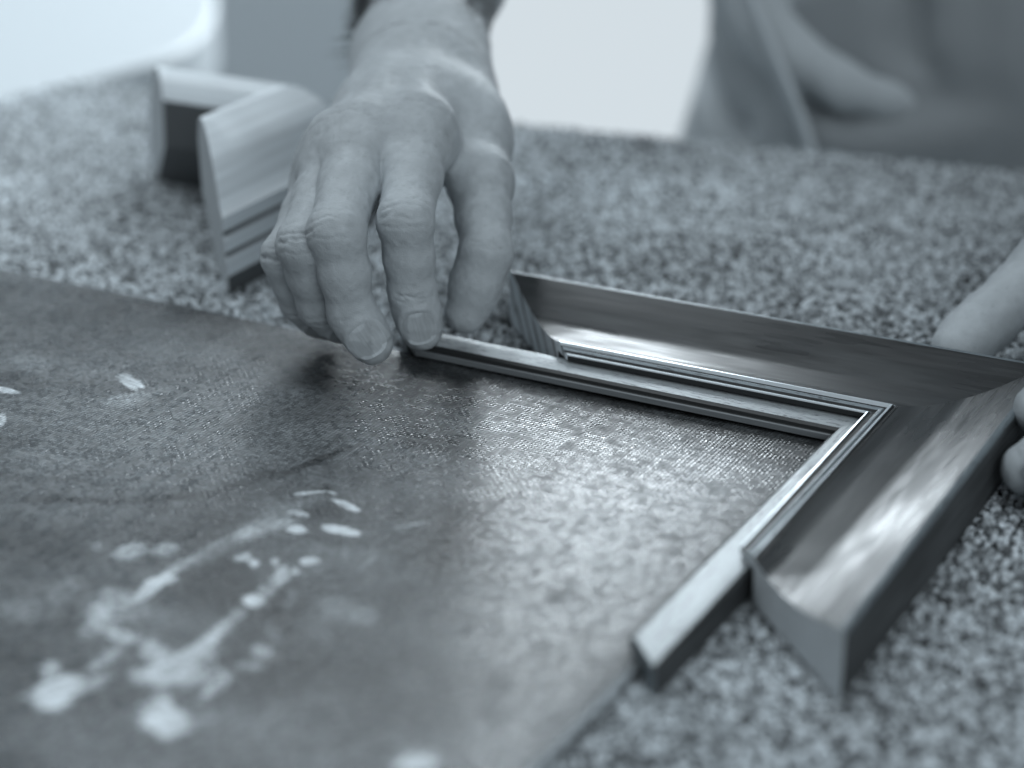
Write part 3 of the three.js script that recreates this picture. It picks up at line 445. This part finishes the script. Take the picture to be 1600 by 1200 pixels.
  // tendons, veins and skin folds, added to the surface along its normal
  const relief = (p, n) => {
    let h = 0.00026 * fbm(p.x * 420, p.y * 420, p.z * 420, 3) + 0.0003 * fbm(p.x * 60 + 3, p.y * 60, p.z * 60, 2);
    if (n.y > 0.2 && p.z < -0.61) {                                       // veins on the back of the hand
      const q = fbm(p.x * 34 + 11, p.y * 24, p.z * 15 + 5, 1); h += 0.0006 * Math.exp(-(q * q) / 0.0028) * sstep(0.2, 0.6, n.y) * sstep(-0.61, -0.64, p.z);
    }
    for (const c of creases) {
      const q = V(p.x - c.p.x, p.y - c.p.y, p.z - c.p.z); if (q.lengthSq() > 0.00045) continue;
      const a = q.dot(c.d), dn = q.dot(c.n), s = q.dot(V().crossVectors(c.d, c.n));
      if (dn < c.r * 0.1) continue;
      const e = (1 - sstep(c.w * 0.55, c.w * 1.02, Math.abs(s))) * sstep(c.r * 0.1, c.r * 0.5, dn);
      if (e <= 0) continue;
      h += c.bump * e * Math.exp(-(a * a) / 0.000022);
      c.lines.forEach((o, i) => {
        const wob = 0.0009 * noise3(s * 320, i * 7.3, c.p.x * 900) + 0.0004 * noise3(s * 1000, i * 3.3, c.p.y * 700), x = a - o / 1000 - (o > 0 ? 1 : -1) * -c.curve * s * s * (0.4 + 0.2 * (i % 3)) + wob;
        const w = 0.00034 + 0.0002 * hash3(i, 5, 9), st = Math.max(0, 0.55 + 0.75 * noise3(s * 230 + i * 9, i * 5.1, c.p.y * 300));
        h -= c.depth * (c.weight ? c.weight[i] : 0.5 + 0.7 * hash3(i, 2, 3)) * st * e * Math.exp(-(x * x) / (w * w));
      });
    }
    for (const k of nails) {
      const c = v3(k.b).lerp(v3(k.t), 0.8), q = V(p.x - c.x, p.y - c.y, p.z - c.z); if (q.lengthSq() > 0.00022) continue;
      const a = q.dot(k.d), dn = q.dot(k.n), s = q.dot(V().crossVectors(k.d, k.n)); if (dn < 0) continue;
      const w = k.t[3] * 0.82, l = 0.0052, rr = Math.pow(Math.pow(Math.abs(s) / w, 2.6) + Math.pow(Math.abs(a + 0.0004) / l, 2.6), 1 / 2.6);
      if (a < 0.003) h += 0.00045 * Math.exp(-(((rr - 1.16) / 0.13) ** 2)); if (rr < 1.02) h -= 0.0003 * (1 - sstep(0.9, 1.02, rr));
    }
    return h;
  };
  return { j, sdf, relief, nails };
}

function surfaceNets(sdf, lo, hi, cell, keep) {
  const n = [0, 1, 2].map((i) => Math.ceil((hi[i] - lo[i]) / cell / 8) * 8 + 1), [nx, ny, nz] = n, B = 8;
  const val = new Float32Array(nx * ny * nz).fill(1), at = (i, j, k) => i + nx * (j + ny * k);
  const reach = B * cell * 0.95 + 0.012;
  const blocks = [];
  for (let k = 0; k < nz - 1; k += B) for (let j = 0; j < ny - 1; j += B) for (let i = 0; i < nx - 1; i += B) {
    const d = sdf(lo[0] + (i + B / 2) * cell, lo[1] + (j + B / 2) * cell, lo[2] + (k + B / 2) * cell);
    if (Math.abs(d) > B * cell * 1.05) { if (d < 0) for (let c = k; c <= k + B; c++) for (let b = j; b <= j + B; b++) for (let a = i; a <= i + B; a++) val[at(a, b, c)] = -1; continue; }
    blocks.push([i, j, k]);
  }
  for (const [i, j, k] of blocks) for (let c = k; c <= k + B; c++) for (let b = j; b <= j + B; b++) for (let a = i; a <= i + B; a++) val[at(a, b, c)] = sdf(lo[0] + a * cell, lo[1] + b * cell, lo[2] + c * cell);
  const id = new Int32Array(nx * ny * nz).fill(-1), pos = [], idx = [];
  for (const [bi, bj, bk] of blocks) for (let k = bk; k < bk + B; k++) for (let j = bj; j < bj + B; j++) for (let i = bi; i < bi + B; i++) {
    let m = 0, cx = 0, cy = 0, cz = 0, cn = 0;
    const g = []; for (let q = 0; q < 8; q++) { const v = val[at(i + (q & 1), j + ((q >> 1) & 1), k + (q >> 2))]; g.push(v); if (v < 0) m |= 1 << q; }
    if (m === 0 || m === 255) continue;
    for (let q = 0; q < 8; q++) for (const ax of [1, 2, 4]) { if (q & ax) continue; const r = q | ax; if ((g[q] < 0) === (g[r] < 0)) continue; const t = g[q] / (g[q] - g[r]); cx += (q & 1) + (ax === 1 ? t : 0); cy += ((q >> 1) & 1) + (ax === 2 ? t : 0); cz += (q >> 2) + (ax === 4 ? t : 0); cn++; }
    const p = [lo[0] + (i + cx / cn) * cell, lo[1] + (j + cy / cn) * cell, lo[2] + (k + cz / cn) * cell];
    if (keep && !keep(p)) continue;
    id[at(i, j, k)] = pos.length / 3; pos.push(...p);
  }
  const quad = (a, b, c, d, flip) => { if (a < 0 || b < 0 || c < 0 || d < 0) return; if (flip) idx.push(a, c, b, b, c, d); else idx.push(a, b, c, b, d, c); };
  for (const [bi, bj, bk] of blocks) for (let k = bk; k < bk + B; k++) for (let j = bj; j < bj + B; j++) for (let i = bi; i < bi + B; i++) {
    const o = val[at(i, j, k)] < 0;
    if (j && k && i + 1 < nx && o !== val[at(i + 1, j, k)] < 0) quad(id[at(i, j - 1, k - 1)], id[at(i, j, k - 1)], id[at(i, j - 1, k)], id[at(i, j, k)], !o);
    if (i && k && j + 1 < ny && o !== val[at(i, j + 1, k)] < 0) quad(id[at(i - 1, j, k - 1)], id[at(i, j, k - 1)], id[at(i - 1, j, k)], id[at(i, j, k)], o);
    if (i && j && k + 1 < nz && o !== val[at(i, j, k + 1)] < 0) quad(id[at(i - 1, j - 1, k)], id[at(i, j - 1, k)], id[at(i - 1, j, k)], id[at(i, j, k)], !o);
  }
  return { pos, idx };
}
function skin(sdf, lo, hi, cell, relief, keep) {
  const { pos, idx } = surfaceNets(sdf, lo, hi, cell, keep), N = pos.length / 3, e = cell * 0.35;
  const grad = (x, y, z) => { const a = sdf(x + e, y - e, z - e), b = sdf(x - e, y - e, z + e), c = sdf(x - e, y + e, z - e), d = sdf(x + e, y + e, z + e); const n = V(a - b - c + d, -a - b + c + d, -a + b - c + d); n.divideScalar(n.length() || 1); return n; };
  for (let i = 0; i < N; i++) {
    const o = i * 3; let n;
    for (let s = 0; s < 2; s++) { n = grad(pos[o], pos[o + 1], pos[o + 2]); const d = sdf(pos[o], pos[o + 1], pos[o + 2]); pos[o] -= n.x * d; pos[o + 1] -= n.y * d; pos[o + 2] -= n.z * d; }
    if (relief) { const h = relief({ x: pos[o], y: pos[o + 1], z: pos[o + 2] }, n); pos[o] += n.x * h; pos[o + 1] += n.y * h; pos[o + 2] += n.z * h; }
  }
  const g = new THREE.BufferGeometry(); g.setAttribute('position', new THREE.Float32BufferAttribute(pos, 3)); g.setIndex(idx); g.computeVertexNormals();
  const uv = new Float32Array(N * 2), nm = g.attributes.normal;
  for (let i = 0; i < N; i++) { const x = pos[i * 3], y = pos[i * 3 + 1], z = pos[i * 3 + 2]; uv[i * 2] = x + 0.55 * z; uv[i * 2 + 1] = y - 0.6 * z; }
  g.setAttribute('uv', new THREE.BufferAttribute(uv, 2));
  return g;
}
function skinTone(g) {
  const p = g.attributes.position, c = new Float32Array(p.count * 3);
  for (let i = 0; i < p.count; i++) {
    const x = p.getX(i), y = p.getY(i), z = p.getZ(i);
    const v = 0.43 * (1 + 0.2 * fbm(x * 60, y * 60, z * 60, 3) + 0.15 * fbm(x * 420, y * 420, z * 420, 3) - 0.12 * sstep(0.25, 0.5, fbm(x * 900 + 5, y * 900, z * 900, 2)));
    c[i * 3] = v * 0.93; c[i * 3 + 1] = v; c[i * 3 + 2] = v * 1.045;
  }
  g.setAttribute('color', new THREE.BufferAttribute(c, 3)); return g;
}
const person = thing('person', 'person in a pale shirt and dark apron, both hands fitting frame corners', 'person');
{
  const hr = makeHand({ ...HANDS.RIGHT, ER: [-22, 175, -985, 28], EU: [-30, 172, -985, 28] });
  const hl = makeHand({ ...HANDS.LEFT, ER: [425, 190, -1010, 38], EU: [435, 185, -1010, 38] });
  // arms and trunk
  const trunk = [[[-26, 175, -985, 30], [70, 470, -1050, 48]], [[430, 188, -1010, 38], [440, 470, -1050, 52]], [[75, 480, -1050, 60], [435, 480, -1050, 60]], [[255, -150, -1060, 105], [255, 420, -1060, 110]]].map(([a, b]) => cone(mm(a), mm(b)));
  const whole = (x, y, z) => { let d = Math.min(x < 0.12 ? hr.sdf(x, y, z) : 1, x > 0.08 ? hl.sdf(x, y, z) : 1); for (const c of trunk) d = smin(d, dCone(c, x, y, z), 0.03); return d; };
  console.log('hand right');
  const fineR = skin(hr.sdf, [-0.09, 0.0, -0.705], [0.012, 0.085, -0.57], 0.00052, hr.relief, (p) => p[2] > -0.700);
  console.log('hand right', fineR.attributes.position.count);
  const wristR = skin(hr.sdf, [-0.09, 0.0, -0.92], [0.05, 0.17, -0.68], 0.0016, hr.relief, (p) => p[2] < -0.6985 && p[2] > -0.90);
  const fineL = skin(hl.sdf, [0.11, 0.0, -0.72], [0.29, 0.085, -0.47], 0.0009, hl.relief, (p) => p[2] > -0.715);
  const wristL = skin(hl.sdf, [0.13, 0.0, -0.93], [0.42, 0.16, -0.69], 0.004, null, (p) => p[2] < -0.711 && p[2] > -0.90);
  const rest = skin(whole, [-0.12, -0.3, -1.25], [0.56, 0.62, -0.85], 0.008, null, (p) => p[2] < -0.893 || p[1] > 0.2);
  console.log('body', [fineR, wristR, fineL, wristL, rest].map((g) => g.attributes.position.count).join(' '));
  const pores = texture(512, 512, (u, v) => { let a = 1; const X = u * 40, Y = v * 40, xi = Math.floor(X), yi = Math.floor(Y); for (let i = -1; i <= 1; i++) for (let k = -1; k <= 1; k++) { const m = (q) => ((q % 40) + 40) % 40, hx = hash3(m(xi + i), m(yi + k), 1), hy = hash3(m(xi + i), m(yi + k), 2); a = Math.min(a, Math.hypot(xi + i + hx - X, yi + k + hy - Y)); } return 0.35 + 0.6 * Math.min(1, a * 1.1); }, false, [45, 45]);
  const flesh = new THREE.MeshPhysicalMaterial({ vertexColors: true, roughness: 0.6, specularIntensity: 0.6, bumpMap: pores, bumpScale: 0.0001 });
  mesh('body', skinTone(mergeGeometries([fineR, wristR, fineL, wristL, rest])), flesh, person);
  // short dark hairs on the forearm
  {
    const R = mulberry(31), wp = wristR.attributes.position, wn = wristR.attributes.normal, list = [], up = V(0, 1, 0);
    while (list.length < 9000) {
      const i = Math.floor(R() * wp.count), z = wp.getZ(i), n = V(wn.getX(i), wn.getY(i), wn.getZ(i));
      if (n.y < -0.1 || R() > sstep(-0.715, -0.76, z)) continue;
      const lay = V(0.5 * (R() - 0.5) - 0.35, 0.1, 0.8 + 0.5 * R()).addScaledVector(n, 0.28).normalize(), s = 0.6 + 0.7 * R();
      list.push(new THREE.Matrix4().compose(V(wp.getX(i), wp.getY(i), z).addScaledVector(n, 0.0001), new THREE.Quaternion().setFromUnitVectors(up, lay), V(1, s, 1)));
    }
    const hg = new THREE.ConeGeometry(0.00017, 0.011, 4, 3); hg.translate(0, 0.0055, 0);
    const hair = new THREE.InstancedMesh(hg, new THREE.MeshStandardMaterial({ color: tone(0.06), roughness: 0.6 }), list.length);
    list.forEach((m, i) => hair.setMatrixAt(i, m)); hair.name = 'arm_hair'; hair.userData.kind = 'stuff'; hair.castShadow = true; person.add(hair);
  }
  // finger nails, laid on the skin
  const nailMap = texture(128, 128, (u, v) => { const x = u * 2 - 1, y = v * 2 - 1, moon = 1 - sstep(0.3, 0.42, Math.hypot(x * 0.75, y + 1.05)), free = sstep(0.8, 0.87, y + 0.1 * x * x); return 0.4 * (1 + 0.1 * pnoise(u * 26, v * 2, 26, 2, 7) + 0.1 * pnoise(u * 5, v * 5, 5, 5, 8) + 0.22 * moon + 0.35 * free); }, true);
  const nailM = new THREE.MeshPhysicalMaterial({ map: nailMap, roughness: 0.3 });
  for (const h of [hr, hl]) for (const k of [h.nails[0], h.nails[1], h.nails[4]]) {
    const c = v3(k.b).lerp(v3(k.t), 0.8).addScaledVector(k.d, -0.0004), s = V().crossVectors(k.d, k.n), w = k.t[3] * 0.82, l = 0.0052, n = 14, pos = [], nuv = [], idx = [];
    const ridge = (v) => { const o = c.clone().addScaledVector(k.d, v * l), q = V(); let t = 0.013; for (let i = 0; i < 40; i++) { q.copy(o).addScaledVector(k.n, t); const d = h.sdf(q.x, q.y, q.z); t -= d * 0.8; if (Math.abs(d) < 1e-5) break; } return t; };
    const r0 = ridge(-1), r1 = ridge(0), r2 = ridge(1);
    const P = (u, v, lift) => {                                           // u, v in -1..1 over a rounded square; the plate is flatter than the finger
      const r = Math.max(Math.abs(u), Math.abs(v)), f = r < 1e-6 ? 1 : r / Math.pow(Math.pow(Math.abs(u), 3) + Math.pow(Math.abs(v), 3), 1 / 3), U = u * f, W = v * f;
      const t = r1 + (r2 - r0) * 0.5 * W * 0.9 + (r0 + r2 - 2 * r1) * 0.5 * W * W * 0.75;
      return c.clone().addScaledVector(s, U * w).addScaledVector(k.d, W * l).addScaledVector(k.n, t - w * w * U * U / (2.4 * k.t[3]) + lift);
    };
    for (let b = 0; b <= n; b++) for (let a = 0; a <= n; a++) { const u = (a / n) * 2 - 1, v = (b / n) * 2 - 1, p = P(u, v, -0.0001 + (v > 0 ? 0.0002 * v * v : 0)); pos.push(p.x, p.y, p.z); nuv.push(a / n, b / n); }
    for (let b = 0; b < n; b++) for (let a = 0; a < n; a++) { const i = b * (n + 1) + a; idx.push(i, i + 1, i + n + 1, i + 1, i + n + 2, i + n + 1); }
    const rim = []; for (let a = 0; a <= n; a++) rim.push([a, 0]); for (let b = 1; b <= n; b++) rim.push([n, b]); for (let a = n - 1; a >= 0; a--) rim.push([a, n]); for (let b = n - 1; b >= 0; b--) rim.push([0, b]);
    const base = pos.length / 3; rim.forEach(([a, b]) => { const p = P((a / n) * 2 - 1, (b / n) * 2 - 1, -0.0012); pos.push(p.x, p.y, p.z); nuv.push(a / n, b / n); });
    for (let q = 0; q + 1 < rim.length; q++) { const a = rim[q][1] * (n + 1) + rim[q][0], b = rim[q + 1][1] * (n + 1) + rim[q + 1][0]; idx.push(a, base + q, b, b, base + q, base + q + 1); }
    const g = new THREE.BufferGeometry(); g.setAttribute('position', new THREE.Float32BufferAttribute(pos, 3)); g.setAttribute('uv', new THREE.Float32BufferAttribute(nuv, 2)); g.setIndex(idx);
    mesh('fingernail', toCreasedNormals(g, 0.9), nailM, person);
  }
  // shirt and apron
  const ell = (x, y, z, ax, az) => { const dx = (x - 0.262) / ax, dz = (z + 1.045) / az, r = Math.hypot(dx, dz); return (r - 1) * Math.min(ax, az); };
  const folds = (list) => list.map(({ at, amp, width }) => ({ amp: amp / 1000, width: width / 1000, n: at.length - 1, seg: at.slice(1).map((b, i) => cone(mm([...at[i], 0]), mm([...b, 0]))) }));
  const fold = (list, x, y, z) => {                                       // soft ridges and valleys that die out towards both ends
    let h = 0;
    for (const f of list) {
      let d = 1, at = 0;
      f.seg.forEach((c, i) => { const q = dCone(c, x, y, z); if (q < d) { d = q; let t = ((x - c[0]) * c[4] + (y - c[1]) * c[5] + (z - c[2]) * c[6]) * c[8]; t = Math.min(1, Math.max(0, t)); at = (i + t) / f.n; } });
      d /= f.width; if (d < 2.5) h += f.amp * Math.exp(-d * d) * (1 - sstep(0.45, 1, at)) * (0.5 + 0.5 * sstep(0, 0.2, at));
    }
    return h;
  };
  const sf = folds(CLOTH.shirt), af = folds(CLOTH.apron);
  const shirt = (x, y, z) => (Math.max(ell(x, y, z, Math.min(0.185, Math.max(0.158, 0.163 - 0.24 * y)), 0.155), Math.abs(y - 0.12) - 0.4) + 0.007 * fbm(x * 20, y * 9 + 2 * x, z * 14, 3) - fold(sf, x, y, z)) * 0.7;
  const apron = (x, y, z) => Math.max((ell(x, y, z, 0.196, 0.166) + 0.006 * fbm(x * 18 + 9, y * 8, z * 12, 3) - fold(af, x, y, z)) * 0.7, CLOTH.edge(x, y), Math.abs(y - 0.05) - 0.34, -(z + 1.02));
  const twill = texture(256, 256, (u, v) => { const q = (u * 64 + v * 64) % 1; return 0.5 + 0.4 * Math.sin(q * 6.283) * 0.6 + 0.2 * pnoise(u * 60, v * 60, 60, 60, 91); }, false, [25, 25]);
  mesh('shirt', skin(shirt, [0.02, -0.3, -1.24], [0.5, 0.54, -0.8], 0.003), new THREE.MeshStandardMaterial({ color: tone(0.42), roughness: 0.9, bumpMap: twill, bumpScale: 0.0003 }), person);
  mesh('apron', skin(apron, [0.05, -0.3, -1.06], [0.5, 0.42, -0.8], 0.003), new THREE.MeshStandardMaterial({ color: tone(0.27), roughness: 0.85, bumpMap: twill, bumpScale: 0.0003 }), person);
  const tail = []; for (const l of CLOTH.tail) for (let i = 0; i + 1 < l.length; i++) tail.push(cone(mm(l[i]), mm(l[i + 1])));
  const tailShape = (x, y, z) => { let d = 1; for (const c of tail) d = smin(d, dCone(c, x, y, z), 0.012); return d + 0.0025 * fbm(x * 50, y * 50, z * 30, 2); };
  mesh('shirt_tail', skin(tailShape, [0.05, -0.06, -1.1], [0.26, 0.14, -0.82], 0.0022), new THREE.MeshStandardMaterial({ color: tone(0.42), roughness: 0.9, bumpMap: twill, bumpScale: 0.0003 }), person);
  const tie = new THREE.CatmullRomCurve3(CLOTH.tie.map(([x, y, z]) => V(x / 1000, y / 1000, z / 1000))), tg = new THREE.ExtrudeGeometry(new THREE.Shape([[-0.0012, -0.007], [0.0012, -0.007], [0.0016, 0], [0.0012, 0.007], [-0.0012, 0.007]].map(([a, b]) => new THREE.Vector2(a, b))), { steps: 50, extrudePath: tie });
  mesh('apron_tie', tg, new THREE.MeshStandardMaterial({ color: tone(0.5), roughness: 0.9 }), person);
}
renderer.render(scene, camera);
